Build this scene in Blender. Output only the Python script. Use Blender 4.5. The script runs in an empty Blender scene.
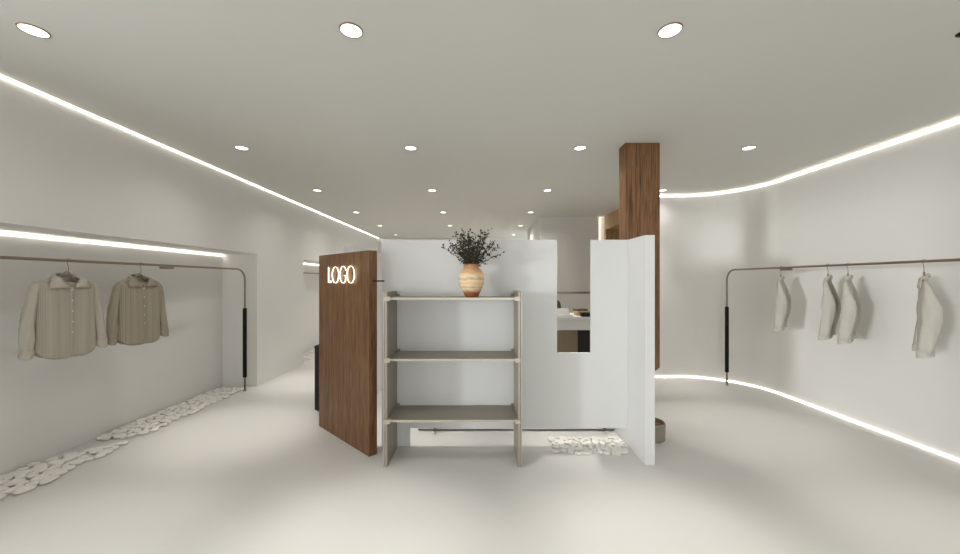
import bpy, bmesh, math, random
from mathutils import Vector, Matrix
PI = math.pi
h = 1.5                     # camera height in metres; plan measures below are in units of it
HC = 1.905                  # ceiling height
XL, XN, XR = -2.10, -2.43, 2.67
S = bpy.context.scene
C = S.collection
random.seed(7)

# ---------------------------------------------------------------- materials
def lin(c):
    c = c/255.0
    return c/12.92 if c <= .04045 else ((c+.055)/1.055)**2.4
def rgb(r, g, b): return (lin(r), lin(g), lin(b), 1)
def base(name):
    m = bpy.data.materials.new(name); m.use_nodes = True
    n = m.node_tree.nodes; return m, n, m.node_tree.links, n['Principled BSDF']
def plain(name, col, rough=.6, metal=0, spec=.5, noise=.03, nscale=6, bump=0.0, bscale=200):
    m, n, l, p = base(name)
    p.inputs['Roughness'].default_value = rough; p.inputs['Metallic'].default_value = metal
    p.inputs['Specular IOR Level'].default_value = spec
    tc = n.new('ShaderNodeTexCoord'); nz = n.new('ShaderNodeTexNoise')
    nz.inputs['Scale'].default_value = nscale; nz.inputs['Detail'].default_value = 4
    l.new(tc.outputs['Object'], nz.inputs['Vector'])
    mx = n.new('ShaderNodeMix'); mx.data_type = 'RGBA'
    mx.inputs[6].default_value = tuple(max(0, c*(1-noise)) for c in col[:3])+(1,)
    mx.inputs[7].default_value = tuple(min(1, c*(1+noise)) for c in col[:3])+(1,)
    l.new(nz.outputs['Fac'], mx.inputs[0]); l.new(mx.outputs[2], p.inputs['Base Color'])
    if bump:
        nb = n.new('ShaderNodeTexNoise'); nb.inputs['Scale'].default_value = bscale; nb.inputs['Detail'].default_value = 3
        l.new(tc.outputs['Object'], nb.inputs['Vector'])
        b = n.new('ShaderNodeBump'); b.inputs['Strength'].default_value = bump; b.inputs['Distance'].default_value = .002
        l.new(nb.outputs['Fac'], b.inputs['Height']); l.new(b.outputs['Normal'], p.inputs['Normal'])
    return m
def wood(name, dark, mid, light, rough=.5):
    m, n, l, p = base(name)
    p.inputs['Roughness'].default_value = rough; p.inputs['Specular IOR Level'].default_value = .35
    tc = n.new('ShaderNodeTexCoord')
    def noise(sc, scale, detail):
        mp = n.new('ShaderNodeMapping'); mp.inputs['Scale'].default_value = sc
        nz = n.new('ShaderNodeTexNoise'); nz.inputs['Scale'].default_value = scale
        nz.inputs['Detail'].default_value = detail; nz.inputs['Distortion'].default_value = .35
        l.new(tc.outputs['Object'], mp.inputs['Vector']); l.new(mp.outputs['Vector'], nz.inputs['Vector'])
        return nz.outputs['Fac']
    a = noise((14, 14, .6), 2.4, 5); b = noise((60, 60, 2.2), 2.6, 6)
    ad = n.new('ShaderNodeMath'); ad.operation = 'MULTIPLY_ADD'
    l.new(b, ad.inputs[0]); ad.inputs[1].default_value = .6
    sc = n.new('ShaderNodeMath'); sc.operation = 'MULTIPLY'; sc.inputs[1].default_value = .42
    l.new(a, sc.inputs[0]); l.new(sc.outputs[0], ad.inputs[2])
    r = n.new('ShaderNodeValToRGB'); e = r.color_ramp.elements
    e[0].position = .36; e[0].color = dark; e[1].position = .68; e[1].color = light
    k = e.new(.5); k.color = mid
    l.new(ad.outputs[0], r.inputs['Fac']); l.new(r.outputs['Color'], p.inputs['Base Color'])
    bp = n.new('ShaderNodeBump'); bp.inputs['Strength'].default_value = .25; bp.inputs['Distance'].default_value = .002
    l.new(b, bp.inputs['Height']); l.new(bp.outputs['Normal'], p.inputs['Normal'])
    return m
def glow(name, col, strength):
    m, n, l, p = base(name)
    p.inputs['Base Color'].default_value = col
    p.inputs['Emission Color'].default_value = col; p.inputs['Emission Strength'].default_value = strength
    return m
def fabric(name, a, b, freq, broad):
    """woven cloth with vertical stripes across the local x axis"""
    m, n, l, p = base(name)
    p.inputs['Roughness'].default_value = .9; p.inputs['Specular IOR Level'].default_value = .15
    p.inputs['Sheen Weight'].default_value = .15
    tc = n.new('ShaderNodeTexCoord')
    w = n.new('ShaderNodeTexWave'); w.wave_type = 'BANDS'; w.bands_direction = 'X'
    w.inputs['Scale'].default_value = freq; w.inputs['Distortion'].default_value = .6
    w.inputs['Detail'].default_value = 2
    l.new(tc.outputs['Object'], w.inputs['Vector'])
    mp = n.new('ShaderNodeMapping'); mp.inputs['Scale'].default_value = (broad, .2, .2)
    nz = n.new('ShaderNodeTexNoise'); nz.inputs['Scale'].default_value = 2; nz.inputs['Detail'].default_value = 3
    l.new(tc.outputs['Object'], mp.inputs['Vector']); l.new(mp.outputs['Vector'], nz.inputs['Vector'])
    mu = n.new('ShaderNodeMath'); mu.operation = 'MULTIPLY_ADD'; mu.inputs[1].default_value = .45
    l.new(w.outputs['Fac'], mu.inputs[0]); l.new(nz.outputs['Fac'], mu.inputs[2])
    mx = n.new('ShaderNodeMix'); mx.data_type = 'RGBA'; mx.clamp_factor = True
    mx.inputs[6].default_value = a; mx.inputs[7].default_value = b
    l.new(mu.outputs[0], mx.inputs[0]); l.new(mx.outputs[2], p.inputs['Base Color'])
    nb = n.new('ShaderNodeTexNoise'); nb.inputs['Scale'].default_value = 26; nb.inputs['Detail'].default_value = 4
    l.new(tc.outputs['Object'], nb.inputs['Vector'])
    bp = n.new('ShaderNodeBump'); bp.inputs['Strength'].default_value = .35; bp.inputs['Distance'].default_value = .006
    l.new(nb.outputs['Fac'], bp.inputs['Height']); l.new(bp.outputs['Normal'], p.inputs['Normal'])
    return m
def vase_mat():
    m, n, l, p = base('banded terracotta')
    p.inputs['Roughness'].default_value = .75; p.inputs['Specular IOR Level'].default_value = .25
    tc = n.new('ShaderNodeTexCoord'); sx = n.new('ShaderNodeSeparateXYZ'); l.new(tc.outputs['Object'], sx.inputs[0])
    nz = n.new('ShaderNodeTexNoise'); nz.inputs['Scale'].default_value = 16; nz.inputs['Detail'].default_value = 5
    mp = n.new('ShaderNodeMapping'); mp.inputs['Scale'].default_value = (1, 1, 4)
    l.new(tc.outputs['Object'], mp.inputs[0]); l.new(mp.outputs[0], nz.inputs['Vector'])
    ma = n.new('ShaderNodeMath'); ma.operation = 'MULTIPLY_ADD'; ma.inputs[1].default_value = .05
    l.new(nz.outputs['Fac'], ma.inputs[0]); l.new(sx.outputs['Z'], ma.inputs[2])
    mr = n.new('ShaderNodeMapRange'); mr.inputs['From Min'].default_value = .025; mr.inputs['From Max'].default_value = .30
    l.new(ma.outputs[0], mr.inputs[0])
    r = n.new('ShaderNodeValToRGB'); e = r.color_ramp.elements
    red, tan, cream = rgb(148, 92, 60), rgb(198, 162, 124), rgb(228, 208, 176)
    e[0].position = 0; e[0].color = red; e[1].position = 1; e[1].color = rgb(170, 122, 88)
    for ps, c in ((.13, red), (.2, tan), (.26, cream), (.30, tan), (.36, cream), (.42, rgb(222, 186, 140)), (.5, cream),
                  (.56, tan), (.62, cream), (.75, rgb(214, 170, 122)), (.84, tan), (.92, rgb(184, 138, 100))):
        x = e.new(ps); x.color = c
    l.new(mr.outputs[0], r.inputs[0]); l.new(r.outputs[0], p.inputs['Base Color'])
    wv = n.new('ShaderNodeTexWave'); wv.bands_direction = 'Z'; wv.inputs['Scale'].default_value = 14
    l.new(tc.outputs['Object'], wv.inputs['Vector'])
    bp = n.new('ShaderNodeBump'); bp.inputs['Strength'].default_value = .3; bp.inputs['Distance'].default_value = .004
    l.new(wv.outputs['Fac'], bp.inputs['Height']); l.new(bp.outputs[0], p.inputs['Normal'])
    return m

M = dict(
    wall=plain('warm white plaster', rgb(226, 224, 219), .7, spec=.3, noise=.012, nscale=2, bump=.05),
    ceil=plain('ceiling paint', rgb(214, 213, 206), .8, spec=.2, noise=.01, nscale=2),
    floor=plain('pale microcement', rgb(214, 212, 208), .42, spec=.35, noise=.02, nscale=1.5, bump=.03, bscale=40),
    panel=plain('matt white panel', rgb(215, 215, 213), .45, spec=.35, noise=.008, nscale=3),
    wood=wood('walnut veneer', rgb(72, 48, 29), rgb(114, 81, 53), rgb(146, 110, 76)),
    oak=wood('oak veneer', rgb(150, 112, 70), rgb(178, 140, 94), rgb(200, 166, 120)),
    darkwood=wood('dark stained wood', rgb(48, 34, 26), rgb(60, 44, 34), rgb(74, 54, 42)),
    shelf=plain('taupe satin metal', rgb(150, 142, 128), .45, metal=.2, spec=.5, noise=.03, nscale=3),
    edge=plain('pale metal edge', rgb(182, 175, 162), .35, metal=.4),
    rail=plain('champagne metal', rgb(150, 138, 122), .3, metal=.9, noise=.02),
    chrome=plain('pale steel', rgb(190, 184, 172), .25, metal=.9),
    black=plain('black leather', rgb(24, 19, 16), .65, spec=.2, noise=.1, nscale=30),
    blackbox=plain('black lacquer', rgb(30, 25, 22), .5, spec=.3, noise=.05),
    steel=plain('grey steel', rgb(120, 114, 106), .4, metal=.6),
    wire=plain('hanger steel', rgb(128, 120, 108), .35, metal=.8),
    hanger=plain('hanger wood', rgb(150, 142, 128), .6),
    stone=plain('white pebble', rgb(232, 229, 223), .75, spec=.2, noise=.05, nscale=9, bump=.12, bscale=90),
    vase=vase_mat(),
    leaf=plain('dark olive leaf', rgb(62, 58, 42), .65, spec=.25, noise=.3, nscale=40),
    twig=plain('twig bark', rgb(70, 56, 42), .8),
    led=glow('led diffuser', (1, .955, .9, 1), 5),
    lednic=glow('niche led diffuser', (1, .955, .9, 1), 7),
    ledback=glow('upright led diffuser', (1, .93, .82, 1), 5),
    lamp=glow('lamp diffuser', (1, .965, .92, 1), 3),
    letter=glow('letter acrylic', (1, .95, .88, 1), .85),
    backlight=glow('letter backlight', (1, .86, .66, 1), 4.5),
    brass=plain('brushed brass trim', rgb(140, 122, 98), .4, metal=.6),
    shirt=fabric('striped linen', rgb(130, 123, 109), rgb(182, 175, 161), 42, 9),
    shirtdark=fabric('brown striped linen', rgb(106, 96, 81), rgb(172, 163, 146), 26, 14),
    shirtcream=plain('cream linen', rgb(190, 186, 176), .9, spec=.15, noise=.05, nscale=30, bump=.5, bscale=60),
    shirtmid=plain('grey brown linen', rgb(158, 149, 133), .9, spec=.15, noise=.06, nscale=30, bump=.5, bscale=60),
    shirtpale=plain('light grey linen', rgb(184, 178, 165), .9, spec=.15, noise=.06, nscale=30, bump=.5, bscale=60),
    shirtx=fabric('pale linen', rgb(206, 202, 190), rgb(222, 218, 207), 60, 5),
    button=plain('pearl button', rgb(226, 222, 212), .3),
    beige=plain('beige laminate', rgb(190, 172, 146), .55),
    paper=plain('paper', rgb(226, 222, 212), .8),
    cover=plain('book cover', rgb(64, 52, 42), .6),
    kraft=plain('straw card', rgb(196, 172, 118), .7),
    silver=plain('laptop aluminium', rgb(176, 174, 170), .35, metal=.5),
    brownin=plain('brown felt', rgb(120, 98, 76), .85),
)

# ---------------------------------------------------------------- builders
def V(x, y, z): return Vector((x*h, y*h, z*h))
def link(name, bm, mat, parent=None, smooth=False, bevel=0, solid=0, sub=0):
    bmesh.ops.recalc_face_normals(bm, faces=bm.faces)
    me = bpy.data.meshes.new(name); bm.to_mesh(me); bm.free()
    if isinstance(mat, str): mat = M[mat]
    me.materials.append(mat)
    if smooth:
        for p in me.polygons: p.use_smooth = True
    o = bpy.data.objects.new(name, me); C.objects.link(o)
    if parent: o.parent = parent
    if solid:
        s = o.modifiers.new('Solidify', 'SOLIDIFY'); s.thickness = solid; s.offset = 0
    if sub:
        s = o.modifiers.new('Subdivision', 'SUBSURF'); s.levels = sub; s.render_levels = sub
    if bevel:
        b = o.modifiers.new('Bevel', 'BEVEL'); b.width = bevel; b.segments = 2; b.limit_method = 'ANGLE'
    return o
def tag(o, label=None, cat=None, group=None, kind=None):
    if label: o['label'] = label
    if cat: o['category'] = cat
    if group: o['group'] = group
    if kind: o['kind'] = kind
    return o
def thing(name, label, cat, loc=(0, 0, 0), rz=0, group=None):
    o = bpy.data.objects.new(name, None); C.objects.link(o); o.empty_display_size = .1
    o.location = loc; o.rotation_euler = (0, 0, rz)
    return tag(o, label, cat, group)
def NB(): return bmesh.new()
def box(bm, a, b):
    (x0, y0, z0), (x1, y1, z1) = a, b
    v = [bm.verts.new(p) for p in ((x0, y0, z0), (x1, y0, z0), (x1, y1, z0), (x0, y1, z0), (x0, y0, z1), (x1, y0, z1), (x1, y1, z1), (x0, y1, z1))]
    for f in ((0, 3, 2, 1), (4, 5, 6, 7), (0, 1, 5, 4), (1, 2, 6, 5), (2, 3, 7, 6), (3, 0, 4, 7)): bm.faces.new([v[i] for i in f])
    return bm
def tube(bm, pts, r, n=12, closed=False):
    pts = [Vector(p) for p in pts]; m = len(pts)
    rs = r if isinstance(r, (list, tuple)) else [r]*m
    rings = []; up = None
    for i, p in enumerate(pts):
        t = (pts[min(i+1, m-1)]-pts[max(i-1, 0)]).normalized()
        if up is None:
            up = Vector((0, 0, 1)) if abs(t.z) < .9 else Vector((1, 0, 0))
        u = (up - t*up.dot(t)).normalized(); w = t.cross(u); up = u
        rings.append([bm.verts.new(p+(u*math.cos(2*PI*k/n)+w*math.sin(2*PI*k/n))*rs[i]) for k in range(n)])
    for a, b in zip(rings, rings[1:]):
        for k in range(n): bm.faces.new((a[k], a[(k+1) % n], b[(k+1) % n], b[k]))
    bm.faces.new(rings[0][::-1]); bm.faces.new(rings[-1])
    return bm
def lathe(bm, prof, n=40, c=(0, 0, 0)):
    rings = []
    for r, z in prof:
        if r < 1e-6: rings.append([bm.verts.new((c[0], c[1], c[2]+z))])
        else: rings.append([bm.verts.new((c[0]+r*math.cos(2*PI*k/n), c[1]+r*math.sin(2*PI*k/n), c[2]+z)) for k in range(n)])
    for a, b in zip(rings, rings[1:]):
        for k in range(n):
            q = (k+1) % n
            if len(a) == 1: bm.faces.new((a[0], b[k], b[q]))
            elif len(b) == 1: bm.faces.new((a[k], a[q], b[0]))
            else: bm.faces.new((a[k], a[q], b[q], b[k]))
    return bm
def prism(bm, poly, z0, z1):
    a = [bm.verts.new((x, y, z0)) for x, y in poly]; b = [bm.verts.new((x, y, z1)) for x, y in poly]; n = len(poly)
    for k in range(n): bm.faces.new((a[k], a[(k+1) % n], b[(k+1) % n], b[k]))
    bm.faces.new(a[::-1]); bm.faces.new(b)
    return bm
def hb(bm, a, b): return box(bm, [q*h for q in a], [q*h for q in b])
def struct(name, bm, mat): return tag(link(name, bm, mat), kind='structure')
def dup(o, parent=None):
    c = o.copy(); C.objects.link(c)
    if parent: c.parent = parent
    for ch in list(o.children): dup(ch, c)
    return c

# ---------------------------------------------------------------- the room
YF, YB = -1.8, 7.58
struct('floor', hb(NB(), (-3.0, YF-.3, -.1), (3.4, YB+.3, 0)), 'floor')
struct('ceiling', hb(NB(), (-3.0, YF-.3, HC), (3.4, YB+.3, HC+.1)), 'ceil')
# left wall: unseen window opening near the front, added to let the low sun in, two display niches
N1, N2 = (1.15, 3.42), (4.33, 6.6); NT = 1.258
b = NB()
hb(b, (XN-.12, YF, 0), (XL, -1.45, HC)); hb(b, (XN-.12, 1.0, 0), (XL, N1[0], HC))
hb(b, (XN-.12, -1.45, 0), (XL, 1.0, .06)); hb(b, (XN-.12, -1.45, 1.893), (XL, 1.0, HC))
hb(b, (XN-.12, N1[1], 0), (XL, N2[0], HC)); hb(b, (XN-.12, N2[1], 0), (XL, YB, HC))
for n0, n1 in (N1, N2):
    hb(b, (XN-.12, n0, 0), (XN, n1, NT)); hb(b, (XN-.12, n0, NT), (XL, n1, HC))
struct('wall_left', b, 'wall')
struct('wall_back', hb(NB(), (-2.6, YB, 0), (1.8, YB+.15, HC)), 'wall')
# front: unseen shopfront opening behind the viewer, sized for the daylight it lets in
b = NB()
hb(b, (-2.6, YF-.12, 1.5), (3, YF, HC)); hb(b, (-2.6, YF-.12, 0), (-.6, YF, 1.5)); hb(b, (1.6, YF-.12, 0), (3, YF, 1.5))
struct('wall_front', b, 'wall')
# right wall, bending into the end wall
def bend(off=0):
    R = .58-off; cx, cy = XR-.58, 3.75-.58
    p = [(XR-off, YF)]
    for i in range(25):
        a = i/24*PI/2; p.append((cx+R*math.cos(a), cy+R*math.sin(a)))
    return p
path = bend()
outer = bend(-.12)
poly = path+[(1.76, 3.75), (1.76, 3.87)]+[(outer[-1][0], outer[-1][1])]+outer[::-1][1:]
struct('wall_right', prism(NB(), [(x*h, y*h) for x, y in poly], 0, HC*h), 'wall')
# store room block at the back right
struct('wall_store', hb(NB(), (.874, 5.09, 0), (1.707, 6.4, HC)), 'wall')
struct('wall_store_return', hb(NB(), (1.707, 5.16, 0), (2.3, 5.28, HC)), 'wall')
# oak clad side of the passage with its dark recess
b = NB()
hb(b, (1.76, 3.88, 1.71), (2.2, 5.01, HC)); hb(b, (1.76, 3.88, 0), (1.80, 3.93, 1.71)); hb(b, (1.76, 4.96, 0), (2.2, 5.01, 1.71))
hb(b, (1.76, 3.93, 0), (2.2, 4.96, .08))
wr = thing('wall_cabinet', 'tall oak recess in the wall behind the hanging wooden column', 'cabinet', V(1.76, 4.4, 0))
off = Matrix.Translation(-V(1.76, 4.4, 0))
def local(bm): bmesh.ops.transform(bm, matrix=off, verts=bm.verts); return bm
link('frame', local(b), 'oak', wr)
b = NB(); hb(b, (2.12, 3.93, .08), (2.2, 4.96, 1.71)); link('back_panel', local(b), 'darkwood', wr)
b = NB(); hb(b, (1.79, 3.93, .80), (2.12, 4.96, .83)); link('shelf', local(b), 'darkwood', wr)

# ---------------------------------------------------------------- light strips
def sweep(bm, pts, prof):
    """sweep a profile of (inward offset, z) along a plan polyline"""
    rows = []
    n = len(pts)
    for i, (x, y) in enumerate(pts):
        a = Vector(pts[max(i-1, 0)]); c = Vector(pts[min(i+1, n-1)])
        t = (c-a).normalized(); nn = Vector((-t.y, t.x))
        rows.append([bm.verts.new(((x+nn.x*o)*h, (y+nn.y*o)*h, z*h)) for o, z in prof])
    k = len(prof)
    for a, c in zip(rows, rows[1:]):
        for j in range(k): bm.faces.new((a[j], a[(j+1) % k], c[(j+1) % k], c[j]))
    bm.faces.new(rows[0][::-1]); bm.faces.new(rows[-1])
    return bm
def sq(o0, o1, z0, z1): return [(o0, z0), (o1, z0), (o1, z1), (o0, z1)]
pr = path+[(1.77, 3.75)]
EPS = .0008
tag(link('light_strip', sweep(NB(), pr, sq(EPS, .008, HC-.024, HC-.017)), 'led'), 'glowing light strip along the ceiling edge of the curved right wall', 'light strip')
tag(link('light_strip', sweep(NB(), pr, sq(EPS, .008, EPS, .0085)), 'led'), 'glowing light strip along the floor at the foot of the curved right wall', 'light strip')
pl = [(XL, YB-.01), (XL, YF+.01)]
tag(link('light_strip', sweep(NB(), pl, sq(EPS, .008, HC-.0085, HC-EPS)), 'led'), 'glowing straight light strip along the ceiling edge of the left wall', 'light strip')
for (n0, n1), lab in ((N1, 'glowing light strip at the top of the niche with two hanging shirts'), (N2, 'glowing light strip at the top of the far niche left of the wooden sign board')):
    tag(link('light_strip', sweep(NB(), [(XN, n1-.004), (XN, n0+.004)], sq(EPS, .006, NT-.020, NT-.0148)), 'lednic'), lab, 'light strip')
tag(link('light_strip', hb(NB(), (1.7085, 5.12, .004), (1.717, 5.155, HC-.004)), 'ledback'), 'upright glowing light strip beside the oak recess', 'light strip')

# ---------------------------------------------------------------- downlights
dl = thing('downlight', 'x', 'downlight')
r0 = .060
link('trim_ring', lathe(NB(), [(r0*.92, 0), (r0*.92, -.006), (r0, -.006), (r0*1.04, 0)]), 'brass', dl, smooth=True)
link('diffuser', lathe(NB(), [(0, -.0035), (r0*.92, -.0035), (r0*.92, -.0005), (0, -.0005)]), 'lamp', dl)
ordn = ['nearest', 'second', 'third', 'fourth', 'fifth', 'farthest']
cols = [-1.77, -.505, .765, 2.03]
cn = ['leftmost', 'second from the left', 'third from the left', 'rightmost']
first = True
def spot(parent, e, size, name):
    ld = bpy.data.lights.new(name, 'SPOT'); ld.energy = e; ld.spot_size = math.radians(size); ld.spot_blend = 1
    ld.shadow_soft_size = .05; ld.color = (1, .965, .915) if size < 90 else (1, .96, .90)
    lo = bpy.data.objects.new(name, ld); C.objects.link(lo); lo.parent = parent; lo.location = (0, 0, -.02)
    return lo
for r in range(6):
    for c in range(4):
        Y = (1.434+1.265*r)*(HC-1); X = cols[c]*(HC-1)
        if c == 3 and r != 1 and r != 0 and r != 2: continue
        if r in (3, 4) and c == 2: X -= .0
        if r == 5 and c == 1: continue
        d = dl if first else dup(dl); first = False
        d.location = (X*h, Y*h, HC*h-.0006)
        if r == 0 and c == 3: lab = 'round recessed downlight just outside the right edge of the nearest row'
        elif r == 2 and c == 3: lab = 'small round downlight showing just right of the hanging wooden column'
        else: lab = 'round recessed ceiling downlight, %s in the %s row' % (cn[c], ordn[r])
        tag(d, lab, 'downlight', 'recessed ceiling downlights')
        spot(d, (66 if c < 3 else 12) if (r, c) != (2, 3) else 3, 42, 'bulb'); spot(d, ((10, 10, 10, 17, 19, 12)[r] if (r, c) != (2, 2) else 50)*(1 if c < 3 else .3 if r < 2 else .08), 150, 'bulb')
b = NB()
lathe(b, [(0, -.012), (.02, -.012), (.023, -.008), (.023, 0), (0, 0)], 20)
cs = thing('ceiling_sensor', 'small black dot of a sensor on the ceiling at the right edge', 'sensor', V(1.770, 1.314, HC)-Vector((0, 0, .0005)))
link('housing', b, 'blackbox', cs, smooth=True)
b = NB(); lathe(b, [(.0235, -.004), (.027, -.004), (.028, 0), (.0235, 0)], 24); link('base_ring', b, 'blackbox', cs)

# ---------------------------------------------------------------- white partition
PY = 2.18
part = thing('partition', 'white L-shaped partition with a tall slot, wing at its right', 'partition', V(.2, PY, 0))
def at(bm, o): bmesh.ops.transform(bm, matrix=Matrix.Translation(-o.location), verts=bm.verts); return bm
t = .014
b = NB()
hb(b, (-.582, PY, .11), (.479, PY+t, 1.25)); hb(b, (.479, PY, .11), (.683, PY+t, .565)); hb(b, (.683, PY, .11), (.908, PY+t, 1.25))
hb(b, (-.582, PY, 0), (-.412, PY+t, .11))
bmesh.ops.remove_doubles(b, verts=b.verts, dist=1e-5)
link('slotted_panel', at(b, part), 'panel', part)
link('side_wing', at(hb(NB(), (.9085, 1.957, 0), (.962, 2.46, 1.25)), part), 'panel', part, bevel=.0015)
link('rear_skirting', at(hb(NB(), (-.40, 2.40, .012), (.908, 2.43, .16)), part), 'panel', part, bevel=.002)
link('skirting_shadow_line', at(hb(NB(), (-.40, 2.412, 0), (.908, 2.43, .012)), part), 'steel', part)  # solid grey strip standing in for the shadow line under the skirting
for x in (-.285, .83):
    b = NB(); tube(b, [V(x, 2.395, .03), V(x, 2.35, .03)], .013, 14); tube(b, [V(x, 2.385, .03), V(x+.045, 2.385, .03)], .007, 10)
    link('door_stop', at(b, part), 'steel', part, smooth=False)
lw = thing('partition', 'low white wall standing behind the wooden sign board', 'partition', V(-.9, 3.2, 0))
link('wall_panel', at(hb(NB(), (-.935, 2.5, 0), (-.8825, 4.1, 1.25)), lw), 'panel', lw, bevel=.0015)

# ---------------------------------------------------------------- sign board
A, B = Vector((-1.097, 2.483))*h, Vector((-.619, 2.045))*h
dv = (B-A).normalized(); L = (B-A).length; ang = math.atan2(dv.y, dv.x); TH = .052*h
sign = thing('sign_board', 'brown wooden sign board set at an angle with glowing letters', 'sign', (A.x, A.y, 0), ang)
link('board', box(NB(), (0, 0, 0), (L, TH, 1.175*h)), 'wood', sign, bevel=.002)
def stroke_ring(bm, cx, cz, rx, rz, tx, tz, a0=0, a1=2*PI, y0=-.017, y1=-.0145, n=64):
    full = abs(a1-a0-2*PI) < 1e-6; m = n if full else n+1; rows = []
    for i in range(m):
        a = a0+(a1-a0)*i/n; c, s = math.cos(a), math.sin(a)
        po = (cx+rx*c, cz+rz*s); pi_ = (cx+(rx-tx)*c, cz+(rz-tz)*s)
        rows.append([bm.verts.new((p[0], y, p[1])) for y in (y0, y1) for p in (po, pi_)])
    idx = list(range(m))
    for i in range(m if full else m-1):
        a, b2 = rows[i], rows[(i+1) % m]
        for j, k in ((0, 1), (1, 3), (3, 2), (2, 0)): bm.faces.new((a[j], a[k], b2[k], b2[j]))
    if not full:
        for a in (rows[0], rows[-1]): bm.faces.new((a[0], a[1], a[3], a[2]))
    return bm
zc, rz = 1.039*h, .053*h
s_of = lambda k: (.189+(k-165)/(555-165)*0)*L
def sp(px):                                  # distance along the board
    q = (px-478)/360.0
    return (-1.097-q*2.483)/(-.478-q*.438)*L
xl = [sp(315+(547-(555-k)*.93)/13.85)+.028 for k in (165, 196, 220, 322, 333, 437, 440, 555)]
def letter(bm):
    o = link('letter', bm, 'letter', sign)
    bl = NB(); bl.from_mesh(o.data)
    for v in bl.verts: v.co.y = -.0125 if v.co.y > -.0157 else -.0132      # rear diodes facing the board
    link('backlight', bl, 'backlight', o); return o
b = NB(); box(b, (xl[0], -.017, zc-rz+.004), (xl[0]+.014, -.0145, zc+rz)); box(b, (xl[0]+.015, -.017, zc-rz+.004), (xl[1]+.018, -.0145, zc-rz+.009))
box(b, (xl[1]+.010, -.017, zc-rz+.004), (xl[1]+.018, -.0145, zc-rz+.026)); letter(b)
for k in (2, 6):
    c = (xl[k]+xl[k+1])/2; r = (xl[k+1]-xl[k])/2
    letter(stroke_ring(NB(), c, zc, r, rz, .0115, .003))
c = (xl[4]+xl[5])/2; r = (xl[5]-xl[4])/2
b = stroke_ring(NB(), c, zc, r, rz, .0115, .003, math.radians(28), math.radians(328))
box(b, (c+r*.25, -.017, zc-.012), (c+r*.95, -.0145, zc-.005)); box(b, (c+r*.62, -.017, zc-rz*.6), (c+r*.92, -.0145, zc-.006)); letter(b)
for k in (0, 2, 4, 6):
    xx = (xl[k]+xl[k+1])/2 if k else xl[0]+.012
    for dz in (-1, 1):
        link('letter_pin', tube(NB(), [(xx, -.014, zc+dz*(rz-.004)), (xx, .0, zc+dz*(rz-.004))], .0025, 6), 'steel', sign)
# slim black bracket that ties the board to the partition
b = NB(); box(b, (L-.004, .038, 1.0*h-.006), (L+.155, .050, 1.0*h+.006)); 
link('bracket', b, 'blackbox', sign)

# ---------------------------------------------------------------- display shelf
sx0, sx1, sy0, sy1, sz = -.487, .215, 1.937, 2.165, .941
sh = thing('display_shelf', 'open taupe metal display rack with three shelves before the white partition', 'shelf', V(-.136, 2.05, 0))
for sgn, xi in ((-1, sx0), (1, sx1)):
    o0, o1 = sorted((xi, xi+sgn*.017))
    link('side_panel', at(hb(NB(), (o0, sy0, 0), (o1, sy1, sz)), sh), 'shelf', sh, bevel=.002)
    for q0, q1 in ((.003, .0095), (.0145, .0215)):
        e0, e1 = sorted((xi+sgn*q0, xi+sgn*q1))
        b = NB(); hb(b, (e0, sy0-.008, 0), (e1, sy0+.0005, sz)); link('edge_strip', at(b, sh), 'edge', sh, bevel=.001)
    e0, e1 = sorted((xi+sgn*.0175, xi+sgn*.0215))
    b = NB(); hb(b, (e0, sy0, 0), (e1, sy1, sz)); o = link('side_skin', at(b, sh), 'shelf', sh)
for z in (.9095, .580, .252):
    link('shelf_board', at(hb(NB(), (sx0+.001, sy0+.004, z-.009), (sx1-.001, sy1, z)), sh), 'shelf', sh, bevel=.001)
    link('shelf_edge', at(hb(NB(), (sx0+.001, sy0-.003, z-.011), (sx1-.001, sy0+.004, z+.001)), sh), 'edge', sh)
    for x in (sx0, sx1):
        d = 1 if x == sx0 else -1
        x0, x1 = sorted((x-d*.012, x+d*.016))
        link('clip', at(hb(NB(), (x0, sy0-.016, z-.017), (x1, sy0+.008, z+.007)), sh), 'edge', sh, bevel=.002)
        x0, x1 = sorted((x+d*.001, x+d*.018))
        link('clip', at(hb(NB(), (x0, sy1-.02, z-.012), (x1, sy1-.001, z+.014)), sh), 'shelf', sh, bevel=.002)

# ---------------------------------------------------------------- vase and branches
VP = V(-.036, 2.03, .9098)
vs = thing('vase', 'round banded terracotta vase on the top board of the display rack', 'vase', VP)
k = .275/.30
prof = [(0, 0), (.052, 0), (.056, .004), (.066, .03), (.088, .075), (.106, .125), (.110, .165), (.102, .205), (.082, .24), (.064, .258), (.06, .268),
        (.063, .28), (.068, .288), (.066, .292), (.06, .292), (.055, .28), (.053, .262), (.05, .25), (0, .25)]
link('body', lathe(NB(), [(r*1.09*k, z*.95) for r, z in prof], 48), 'vase', vs, smooth=True)
bq = thing('branches', 'bunch of dark leafy twigs standing in the terracotta vase', 'plant', VP+Vector((0, 0, .236)))
rnd = random.Random(11)
def leafquad(bm, p, d, nrm, ln, w):
    d = d.normalized(); s = d.cross(nrm).normalized(); n2 = s.cross(d)
    pts = [p, p+d*ln*.3+s*w, p+d*ln*.7+s*w*.8+n2*ln*.08, p+d*ln+n2*ln*.02, p+d*ln*.7-s*w*.8+n2*ln*.08, p+d*ln*.3-s*w]
    bm.faces.new([bm.verts.new(q) for q in pts])
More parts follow.
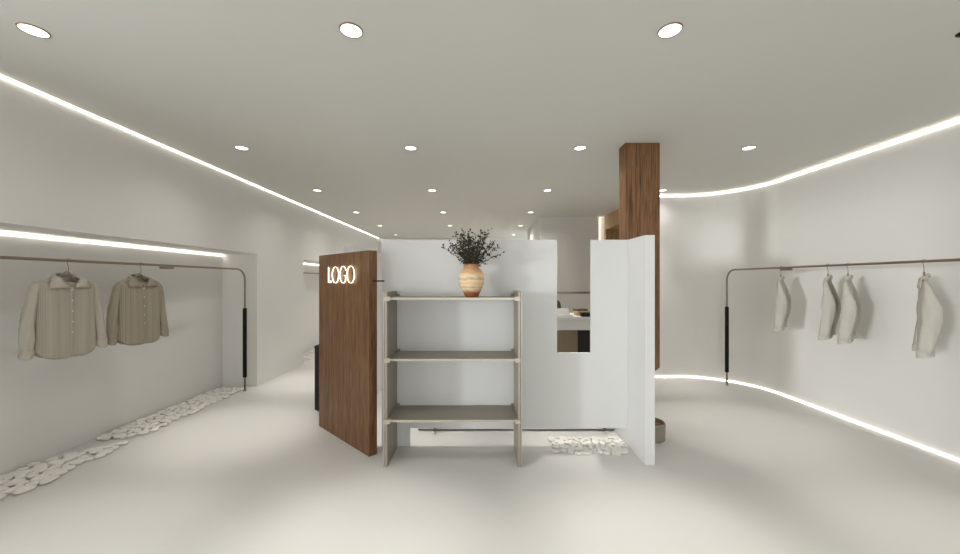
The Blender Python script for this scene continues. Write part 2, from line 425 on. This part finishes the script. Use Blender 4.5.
for i in range(38):
    az = 2*PI*i/40*1.618+rnd.uniform(-.3, .3)
    sprd = rnd.choice((.07, .11, .15, .18, .2, .235)); top = rnd.uniform(.2, .37)*(1-.5*(sprd/.3)**2)
    if i < 2: sprd, top, az = .245, .19-.06*i, (PI*1.02 if i == 0 else -.1)
    tip = Vector((math.cos(az)*sprd*1.05, math.sin(az)*sprd*.8, top))
    p0 = Vector((math.cos(az)*.026, math.sin(az)*.026, 0.0))
    mid = p0+Vector((tip.x*.28, tip.y*.28, top*.55))
    pts = []
    for j in range(9):
        u = j/8; pts.append(p0*(1-u)**2+mid*2*u*(1-u)+tip*u*u+Vector((rnd.uniform(-1, 1), rnd.uniform(-1, 1), 0))*.004*u)
    bt = NB(); tube(bt, pts, [.0022*(1-.6*j/8) for j in range(9)], 5)
    bl = NB()
    for j in range(2, 9):
        tg = (pts[j]-pts[j-1]).normalized()
        for q in range(rnd.choice((4, 5, 6))):
            d = (tg*rnd.uniform(.1, .9)+Vector((rnd.uniform(-1, 1), rnd.uniform(-1, 1), rnd.uniform(-.5, .8)))).normalized()
            nr = Vector((rnd.uniform(-1, 1), rnd.uniform(-1, 1), rnd.uniform(-1, 1)))
            pp = pts[j-1].lerp(pts[j], rnd.random())
            off2 = d*rnd.uniform(0, .02)
            if off2.length > .006: tube(bt, [pp, pp+off2], .0009, 3)
            leafquad(bl, pp+off2, d, nr, rnd.uniform(.016, .028), rnd.uniform(.005, .0085))
    br = link('branch', bt, 'twig', bq)
    link('leaves', bl, 'leaf', br)

# ---------------------------------------------------------------- wooden column and pot below it
col = thing('column', 'wooden column hanging from the ceiling behind the white wing', 'column', V(1.07, 2.40, HC))
zb = .412
pts = [(.9635, zb), (1.162, zb), (1.19, zb+.022), (1.19, HC-.0005), (.9635, HC-.0005)]
b = NB()
f0 = [b.verts.new(V(x, 2.355, z)) for x, z in pts]; f1 = [b.verts.new(V(x, 2.46, z)) for x, z in pts]
for i in range(5): b.faces.new((f0[i], f0[(i+1) % 5], f1[(i+1) % 5], f1[i]))
b.faces.new(f0[::-1]); b.faces.new(f1)
link('shaft', at(b, col), 'wood', col, bevel=.002)
pot = thing('pot', 'low round grey pot on the floor behind the white wing', 'pot', V(1.10, 2.30, 0))
link('body', lathe(NB(), [(0, 0), (.125, 0), (.13, .005), (.132, .155), (.128, .16), (.118, .16), (.116, .06), (0, .06)], 48), 'shelf', pot, smooth=False, bevel=.002)
link('liner', lathe(NB(), [(0, .061), (.1155, .061), (.1155, .125), (.10, .135), (0, .14)], 40), 'brownin', pot)

# black plinth behind the board
bx = thing('plinth', 'black box plinth standing behind the left edge of the sign board', 'plinth', V(-1.1, 2.9, 0))
link('body', at(hb(NB(), (-1.248, 2.75, .012), (-.97, 3.05, .49)), bx), 'blackbox', bx, bevel=.003)
link('top', at(hb(NB(), (-1.25, 2.748, .49), (-.968, 3.052, .505)), bx), 'blackbox', bx, bevel=.002)
link('foot', at(hb(NB(), (-1.235, 2.765, 0), (-.985, 3.035, .012)), bx), 'blackbox', bx)

# ---------------------------------------------------------------- clothes racks
RZ = 1.105
def rack(label, X, Y0, Y1, yj, group='clothes racks', ends=2, rz=0):
    o = thing('clothes_rack', label, 'clothes rack', V(X, (Y0+Y1)/2, 0), 0, group)
    R = .10; r = .0115; pts = []
    def arc(yc, s):
        return [V(X, yc+s*R*math.sin(a), RZ-R+R*math.cos(a)) for a in [i/10*PI/2 for i in range(11)]]
    pts = [V(X, Y1, .006)]+arc(Y1-R, 1)[::-1]
    link_pts = pts+arc(Y0+R, -1)+[V(X, Y0, .006)]
    link('rail', at(tube(NB(), link_pts, r, 14), o), 'rail', o, smooth=True)
    for y in (Y0, Y1):
        link('sleeve', at(tube(NB(), [V(X, y, .127), V(X, y, .132), V(X, y, .748), V(X, y, .753)], [.022, .0245, .0245, .022], 20), o), 'black', o, smooth=True)
        p = V(X, y, 0)
        link('foot', at(lathe(NB(), [(0, 0), (.022, 0), (.022, .008), (.013, .022), (0, .022)], 20, p), o), 'chrome', o)
    link('rail_joint', at(tube(NB(), [V(X, yj-.055, RZ-.016), V(X, yj-.05, RZ-.016), V(X, yj+.05, RZ-.016), V(X, yj+.055, RZ-.016)], [.006, .012, .012, .006], 12), o), 'rail', o, smooth=True)
    return o
rack('slim metal clothes rack before the left niche, holding two shirts', -2.118, 1.3, 3.27, 2.45)
rack('slim metal clothes rack before the curved right wall, holding four shirts', 2.385, 1.0, 3.45, 2.787)
rack('metal clothes rack in the far niche beyond the sign board', -2.25, 4.45, 6.4, 5.6)

# ---------------------------------------------------------------- shirts on hangers
def interp(tab, z):
    for a, b2 in zip(tab, tab[1:]):
        if a[0] <= z <= b2[0]:
            u = (z-a[0])/(b2[0]-a[0]) if b2[0] > a[0] else 0
            u = u*u*(3-2*u) if False else u
            return [p+(q-p)*u for p, q in zip(a[1:], b2[1:])]
    return list((tab[0] if z < tab[0][0] else tab[-1])[1:])
BODY = [(-.665, .205, .056), (-.52, .20, .058), (-.36, .192, .058), (-.22, .188, .056), (-.13, .196, .05), (-.085, .203, .04), (-.066, .196, .034),
        (-.050, .158, .037), (-.034, .112, .042), (-.020, .072, .048)]
def surf(a, z):
    w, d = interp(BODY, z)
    c, s = math.cos(a), math.sin(a)
    x = w*math.copysign(abs(c)**.75, c); y = d*math.copysign(abs(s)**.8, s)
    u = max(0, (-z-.1)/.56)
    y += u*(.010*math.sin(x*38+1)+.006*math.sin(x*71))*(1 if s < 0 else -.6)*abs(s)
    zz = z
    if z < -.5: zz = z+((-.5-z)/.165)*(.075*abs(c)**3.5+(.01 if s > 0 else 0))
    if z > -.066 and s < 0: zz = z-(z+.066)/.046*.085*(abs(s)**1.5)
    return Vector((x, y, zz))
def shirt(label, mats, sleeve, group, n_buttons=5, flat=1):
    mat = mats[0]; mat2 = mats[1]
    o = thing('shirt', label, 'shirt', (0, 0, 0), 0, group)
    zs = [-.665, -.64, -.6, -.55, -.5, -.44, -.38, -.32, -.26, -.2, -.16, -.13, -.105, -.085, -.072, -.066, -.058, -.05, -.042, -.034, -.027, -.020]
    n = 72; b = NB()
    rows = [[b.verts.new(surf(2*PI*k/n, z)) for k in range(n)] for z in zs]
    for p, q in zip(rows, rows[1:]):
        for k in range(n): b.faces.new((p[k], p[(k+1) % n], q[(k+1) % n], q[k]))
    link('body', b, mat, o, smooth=True, solid=.004)
    # placket and buttons
    b = NB(); pr2 = []
    zz = [-.66+i*.02 for i in range(29)]+[-.092]
    for z in zz:
        w, d = interp(BODY, z)
        row = []
        for x in (-.013, .013):
            a = -PI/2+math.asin(max(-1, min(1, math.copysign(abs(x/w)**(1/.75), x))))
            p = surf(a, z); p.y -= .004; row.append(b.verts.new(p))
        pr2.append(row)
    for p, q in zip(pr2, pr2[1:]): b.faces.new((p[0], p[1], q[1], q[0]))
    link('placket', b, mat, o, smooth=True, solid=.003)
    for i in range(n_buttons):
        p = surf(-PI/2, -.125-.085*i)
        b = NB(); tube(b, [(p.x, p.y-.005, p.z), (p.x, p.y-.009, p.z)], .0055, 14); link('button', b, 'button', o)
    # collar: two flaps folded over the neckline, each ending in a point
    def front_y(x, z):
        w, d = interp(BODY, min(z, -.022)); u = min(1, abs(x)/w)
        return -d*max(0, 1-u**2.6)**.4
    def bez(pts, u):
        q = [Vector(p) for p in pts]
        while len(q) > 1: q = [a.lerp(c2, u) for a, c2 in zip(q, q[1:])]
        return q[0]
    for s in (-1, 1):
        b = NB(); rws = []; m = 18
        for i in range(m+1):
            u = i/m
            inn = bez([(0, .050, .010), (s*.062, .056, .012), (s*.092, -.01, -.002), (s*.05, -.062, -.055), (s*.008, -.066, -.104)], u)
            out = bez([(0, .066, -.028), (s*.09, .07, -.026), (s*.125, .0, -.022), (s*.128, -.052, -.05), (s*.142, -.048, -.112)], u)
            if u > .45:
                for q in (inn, out):
                    k9 = min(1, (u-.45)/.2); q.y += (min(q.y, front_y(q.x, q.z)-.012)-q.y)*k9
            mid = (inn+out)/2+Vector((0, -.006*u, .012*(1-u)))
            rws.append([b.verts.new(q) for q in (inn+Vector((0, 0, -.012)), inn, inn.lerp(mid, .5)+Vector((0, 0, .003*(1-u))), mid, out)])
        for p, q in zip(rws, rws[1:]):
            for j in range(4): b.faces.new((p[j], p[j+1], q[j+1], q[j]))
        link('collar', b, mats[1], o, smooth=True, solid=.004)
    for ch in o.children:                     # a shirt hung slack is flatter front to back
        for v in ch.data.vertices: v.co.y *= flat
    # sleeves with cuffs
    for s in (-1, 1):
        b = NB(); rws = []; N = 28
        for i, (z, xo, yo, rx, ry) in enumerate(sleeve):
            rws.append([])
            for k in range(N):
                a = 2*PI*k/N; c, sn = math.cos(a), math.sin(a)
                wr_ = .005*math.sin(3*a+i*1.7)+.003*math.sin(5*a-i)
                w8 = min(1, i/3)
                rws[-1].append(b.verts.new((s*(xo+(rx+wr_*w8)*c), yo+(ry+wr_*w8)*sn, z+(.012*sn if i == len(sleeve)-1 else 0))))
        for p, q in zip(rws, rws[1:]):
            for k in range(N): b.faces.new((p[k], p[(k+1) % N], q[(k+1) % N], q[k]))
        b.faces.new(rws[0])
        sl = link('sleeve', b, mat2, o, smooth=True, solid=.004)
        z, xo, yo, rx, ry = sleeve[-1]; b = NB(); rws = []
        for dz, g in ((.055, .004), (.05, .006), (0, .006), (-.006, .004)):
            rws.append([b.verts.new((s*(xo-.01*dz/.05+(rx+g)*math.cos(2*PI*k/N)), yo+(ry+g)*math.sin(2*PI*k/N), z-.004+dz+.012*math.sin(2*PI*k/N))) for k in range(N)])
        for p, q in zip(rws, rws[1:]):
            for k in range(N): b.faces.new((p[k], p[(k+1) % N], q[(k+1) % N], q[k]))
        link('cuff', b, mat2, sl, smooth=True, solid=.003)
    return o
def hanger(label, group):
    o = thing('clothes_hanger', label, 'hanger', (0, 0, 0), 0, group)
    # local origin = rail centre; the hook's plane is the hanger's plane turned across the rail
    R = .0145+.002
    pts = [Vector((0, R*math.cos(a), R*math.sin(a))) for a in [PI*1.10-i/12*PI*1.42 for i in range(13)]]
    pts += [Vector((0, .006, -.03)), Vector((0, 0, -.045)), Vector((0, 0, -.085))]
    link('hook', tube(NB(), pts, .002, 8), 'wire', o, smooth=True)
    pts = [Vector((x, 0, -.085-.055*(1-math.exp(-(x/.05)**2))-.30*abs(x))) for x in [-.165+i*.33/24 for i in range(25)]]
    link('shoulder_bar', tube(NB(), pts, [.003 if i in (0, 24) else .0055 for i in range(25)], 10), 'hanger', o, smooth=True)
    return o
SL_F = [(-.074, .186, .002, .012, .018), (-.11, .200, .002, .022, .028), (-.2, .212, .004, .028, .030), (-.3, .224, .006, .033, .031), (-.4, .237, .006, .036, .031),
        (-.5, .244, .0, .035, .029), (-.57, .249, -.004, .033, .027), (-.61, .252, -.006, .030, .025)]
SL_S = [(-.066, .184, .0, .012, .012), (-.11, .200, .006, .024, .020), (-.17, .208, .014, .032, .030), (-.25, .214, .025, .036, .045), (-.31, .217, .031, .037, .053),
        (-.38, .218, .024, .036, .050), (-.46, .218, .012, .034, .045), (-.56, .217, .0, .032, .042), (-.645, .215, -.006, .030, .041)]
DROP = -.105
def hang(label, hl, mat, sl, X, Y, rz, group, scale=1, src=None):
    s = dup(src) if src else shirt(label, mat, sl, group, flat=.5 if sl is SL_S else .9)
    tag(s, label, 'shirt', group)
    s.location = V(X, Y, RZ)+Vector((-.016 if X < 0 else 0, 0, DROP)); s.rotation_euler.z = rz; s.scale = (scale,)*3
    g = hanger(hl, group+' hangers'); g.location = V(X, Y, RZ); g.rotation_euler.z = 0
    for ch in g.children:
        if ch.name.startswith('shoulder_bar'): ch.rotation_euler.z = rz; ch.location.x = -.014 if X < 0 else 0
        else: ch.rotation_euler.z = PI/2*1 if X < 0 or X > 1.5 else 0
    if X < 0 or X > 1.5:
        for ch in g.children:
            if ch.name.startswith('hook'): ch.rotation_euler.z = PI/2
    return s
gl, gr = 'shirts on the left rack', 'shirts on the right rack'
def yx(px, X): return 360*X/(px-478)
hang('light grey striped long sleeved shirt, the nearer one on the left rack', 'metal hook hanger holding the nearer shirt on the left rack', ('shirt', 'shirtpale'), SL_F, -2.118, yx(68.5, -2.118), PI/2-.07, gl, .965)
hang('darker brown striped shirt, the farther one on the left rack', 'metal hook hanger holding the darker shirt on the left rack', ('shirtdark', 'shirtmid'), SL_F, -2.118, yx(141, -2.118), PI/2-.08, gl, .97)
src = None
names = ['pale shirt hanging nearest the bend of the right rack', 'pale shirt just left of its touching twin on the right rack',
         'pale shirt overlapping the one to its left on the right rack', 'pale shirt nearest the viewer on the right rack, alone']
for px, lab, wx, sc in zip((781, 828, 848, 924), names, (0, .0, .0, 0), (.95, .96, .97, .97)):
    Y = yx(px, 2.385); view = math.atan2(Y, 2.385)      # plane nearly along the sight line
    s = hang(lab, 'hook hanger of the '+lab, ('shirtcream', 'shirtcream'), SL_S, 2.385, Y, view+PI+(-.09 if px < 900 else .06), gr, sc, src)
    if src is None: src = s

# ---------------------------------------------------------------- pebbles
rp = random.Random(5)
meshes = []
for i in range(7):
    b = NB(); bmesh.ops.create_icosphere(b, subdivisions=3, radius=1)
    ph = [rp.uniform(0, 6) for _ in range(6)]
    for v in b.verts:
        p = v.co.normalized()
        k = 1+.13*math.sin(2*p.x+ph[0])+.12*math.sin(3*p.y+ph[1])+.07*math.sin(4*p.x+3*p.y+ph[2])+.05*math.sin(5*p.z+ph[3])
        a = math.atan2(p.y, p.x); sqz = 1+.05*math.cos(3*a+ph[4])+.03*math.cos(5*a+ph[5])
        v.co = Vector((p.x*k*sqz, p.y*k*sqz, math.copysign(abs(p.z)**.6, p.z)*(.93+.07*k)))
    me = bpy.data.meshes.new('pebble'); b.to_mesh(me); b.free(); me.materials.append(M['stone'])
    for p in me.polygons: p.use_smooth = True
    meshes.append(me)
def pebbles(inside, x0, x1, y0, y1, rmin, rmax, n, label, group, zz=(.013, .017)):
    done = []
    for tries in range(60000):
        if len(done) >= n: break
        r = rp.uniform(rmin, rmax)*(1 if tries < 15000 else .75)
        x, y = rp.uniform(x0, x1), rp.uniform(y0, y1)
        if not inside(x/h, y/h): continue
        if any((x-a)**2+(y-c)**2 < (.92*(r+q))**2 for a, c, q in done): continue
        done.append((x, y, r))
        o = bpy.data.objects.new('pebble', rp.choice(meshes)); C.objects.link(o)
        hz = rp.uniform(*zz)
        o.scale = (r*rp.uniform(1.0, 1.18), r*rp.uniform(.9, 1.05), hz); o.rotation_euler.z = rp.uniform(0, 6.28)
        o.location = (x, y, hz*.93)
        tag(o, label, 'pebble', group)
    return len(done)
def in_near(x, y):
    if y > 2.2: return False
    lim = -2.155+.012*math.sin(y*22)
    back = -2.40 if y < 1.95 else -2.40+.8*(y-1.95)
    return back < x < lim - .0
def in_far(x, y):
    if y < 2.26 or y > 3.31: return False
    return -2.40 < x < -2.16+.012*math.sin(y*19) - max(0, 2.36-y)*1.2
def in_mid(x, y): return .45 < x < .885 and 2.085+.012*math.sin(x*30) < y < 2.285
cnt = [pebbles(in_near, XN*h, XL*h, 1.42*h, 2.25*h, .030, .052, 170, 'one of the flat white pebbles in the nearer strip along the left niche', 'pebbles in the nearer strip by the left niche'),
       pebbles(in_far, XN*h, XL*h, 2.2*h, 3.40*h, .030, .05, 190, 'one of the flat white pebbles in the farther strip by the left rack foot', 'pebbles in the farther strip by the left niche'),
       pebbles(in_mid, .4*h, .91*h, 2.0*h, 2.4*h, .020, .042, 75, 'one of the white pebbles in the patch under the white partition', 'pebbles under the white partition', (.007, .012)),
       pebbles(lambda x, y: -2.36 < x < -2.14 and 4.5 < y < 5.6, XN*h, XL*h, 4.4*h, 5.6*h, .035, .055, 60, 'one of the white pebbles in the far niche beyond the sign board', 'pebbles in the far niche')]
print('pebbles', cnt)

# ---------------------------------------------------------------- counter seen through the slot
DY = 3.2
desk = thing('counter', 'white service counter behind the partition, seen through its slot', 'counter', V(.75, 3.4, 0))
link('worktop', at(hb(NB(), (.3, DY, .645), (1.45, DY+.42, .68)), desk), 'panel', desk, bevel=.002)
link('apron', at(hb(NB(), (.31, DY+.008, .562), (1.44, DY+.03, .645)), desk), 'panel', desk)
link('back_panel', at(hb(NB(), (.31, DY+.30, .02), (1.44, DY+.325, .645)), desk), 'beige', desk)
b = NB(); hb(b, (.902, DY+.03, 0), (1.10, DY+.06, .56)); link('pedestal', at(b, desk), 'blackbox', desk, bevel=.002)
link('leg', at(hb(NB(), (.32, DY+.03, 0), (.36, DY+.30, .56)), desk), 'blackbox', desk)
def on(px, y): return (px-478)*y/360
lt = thing('laptop', 'open silver laptop on the counter behind the slot', 'laptop', V(on(560, 3.3), 3.3, .68), .0)
link('keyboard_base', box(NB(), (-.16, -.10, .0005), (.16, .11, .014)), 'silver', lt, bevel=.003)
b = NB(); box(b, (-.16, -.004, 0), (.16, .004, .10)); bmesh.ops.transform(b, matrix=Matrix.Translation((0, .112, .012)) @ Matrix.Rotation(-.7, 4, 'X') @ Matrix.Shear('XZ', 4, (.0, .0)), verts=b.verts)
link('screen_lid', b, 'silver', lt, bevel=.002)
kb = thing('box', 'straw coloured flat box on the counter beside the laptop', 'box', V(on(585, 3.36), 3.38, .68))
link('carton', box(NB(), (-.13, -.08, .0005), (.10, .08, .058)), 'kraft', kb, bevel=.003)
link('lid', box(NB(), (-.132, -.082, .04), (.102, .082, .062)), 'kraft', kb)
bb = thing('box', 'small black box on the counter at the right of the slot', 'box', V(on(587, 3.25), 3.25, .68))
link('carton', box(NB(), (-.085, -.05, .0005), (.12, .04, .052)), 'blackbox', bb, bevel=.002)
link('lid', box(NB(), (-.087, -.052, .036), (.122, .042, .056)), 'blackbox', bb, bevel=.001)
bk = thing('book', 'open dark book lying on the straw coloured box', 'book', V(on(580, 3.4), 3.39, .68)+Vector((-.0, 0, .0625)), .2)
for s in (-1, 1):
    b = NB(); rows = []
    for i in range(7):
        x = s*.085*i/6; z = .012+.014*math.sin(i/6*PI*.8)
        rows.append([b.verts.new((x, y, z2)) for y in (-.06, .06) for z2 in (.003, z)])
    for p, q in zip(rows, rows[1:]):
        for j, k2 in ((0, 1), (1, 3), (3, 2), (2, 0)): b.faces.new((p[j], p[k2], q[k2], q[j]))
    for p in (rows[0], rows[-1]): b.faces.new((p[0], p[1], p[3], p[2]))
    link('pages', b, 'cover', bk)
link('cover', box(NB(), (-.09, -.065, 0), (.09, .065, .003)), 'cover', bk)
# rack by the store wall, with one dark shirt
fr = thing('clothes_rack', 'dark metal clothes rail by the white wall, seen through the slot', 'clothes rack', V(1.1, 4.72, 0), 0, 'clothes racks')
zr = .848
link('rail', at(tube(NB(), [V(.55, 4.72, zr), V(1.60, 4.72, zr)], .021, 14), fr), 'edge', fr, smooth=True)
for x in (.56, 1.59):
    link('post', at(tube(NB(), [V(x, 4.72, 0), V(x, 4.72, zr)], .012, 12), fr), 'rail', fr, smooth=True)
    link('foot', at(hb(NB(), (x-.02, 4.55, 0), (x+.02, 4.89, .012)), fr), 'rail', fr)
s = shirt('dark grey shirt hanging behind the left side of the slot', (plain('charcoal linen', rgb(96, 90, 82), .9),)*2, SL_F, 'shirts behind the partition')
s.location = V(on(550.5, 4.72), 4.72, zr)+Vector((0, 0, DROP)); s.scale = (.85,)*3
g = hanger('hanger of the dark grey shirt behind the slot', 'hangers behind the partition'); g.location = V(on(550.5, 4.72), 4.72, zr)

# ---------------------------------------------------------------- light
w = bpy.data.worlds.new('World'); S.world = w; w.use_nodes = True
bg = w.node_tree.nodes['Background']; bg.inputs[0].default_value = (.94, .97, 1, 1); bg.inputs[1].default_value = 2.65
def area(name, loc, rot, sx, sy, e, col, spread=180):
    l = bpy.data.lights.new(name, 'AREA'); l.shape = 'RECTANGLE'; l.size = sx; l.size_y = sy; l.energy = e; l.color = col
    o = bpy.data.objects.new(name, l); C.objects.link(o); o.location = loc
    o.rotation_euler = Vector(rot).to_track_quat('-Z', 'Y').to_euler(); l.spread = math.radians(spread); return o
def portal(name, loc, rot, sx, sy):
    o = area(name, loc, rot, sx, sy, 1, (1, 1, 1)); o.data.cycles.is_portal = True
portal('shopfront_portal', V(.5, YF+.005, .75), (0, 1, 0), 2.2*h, 1.5*h)
portal('added_window_portal', V(XL+.005, -.225, .965), (1, 0, 0), 2.45*h, 1.81*h)  # daylight portal for the opening added in the unseen left wall
sd = bpy.data.lights.new('low_sun', 'SUN'); sd.energy = .85; sd.angle = math.radians(4.6); sd.color = (.97, .985, 1)
so = bpy.data.objects.new('low_sun', sd); C.objects.link(so); so.location = V(-6, -3, 1.8)
so.rotation_euler = Vector((.84, .545, -.03)).to_track_quat('-Z', 'Y').to_euler()

# ---------------------------------------------------------------- camera
cd = bpy.data.cameras.new('Camera'); cam = bpy.data.objects.new('Camera', cd); C.objects.link(cam)
cam.location = (0, 0, h); cam.rotation_euler = (PI/2, 0, 0)
cd.sensor_width = 36; cd.lens = 36*360/960; cd.shift_x = 2/960; cd.shift_y = 4/960; cd.clip_start = .05
S.camera = cam
vs_ = S.view_settings; vs_.view_transform = 'Standard'; vs_.look = 'None'; vs_.gamma = 1; vs_.exposure = .17; vs_.use_curve_mapping = False
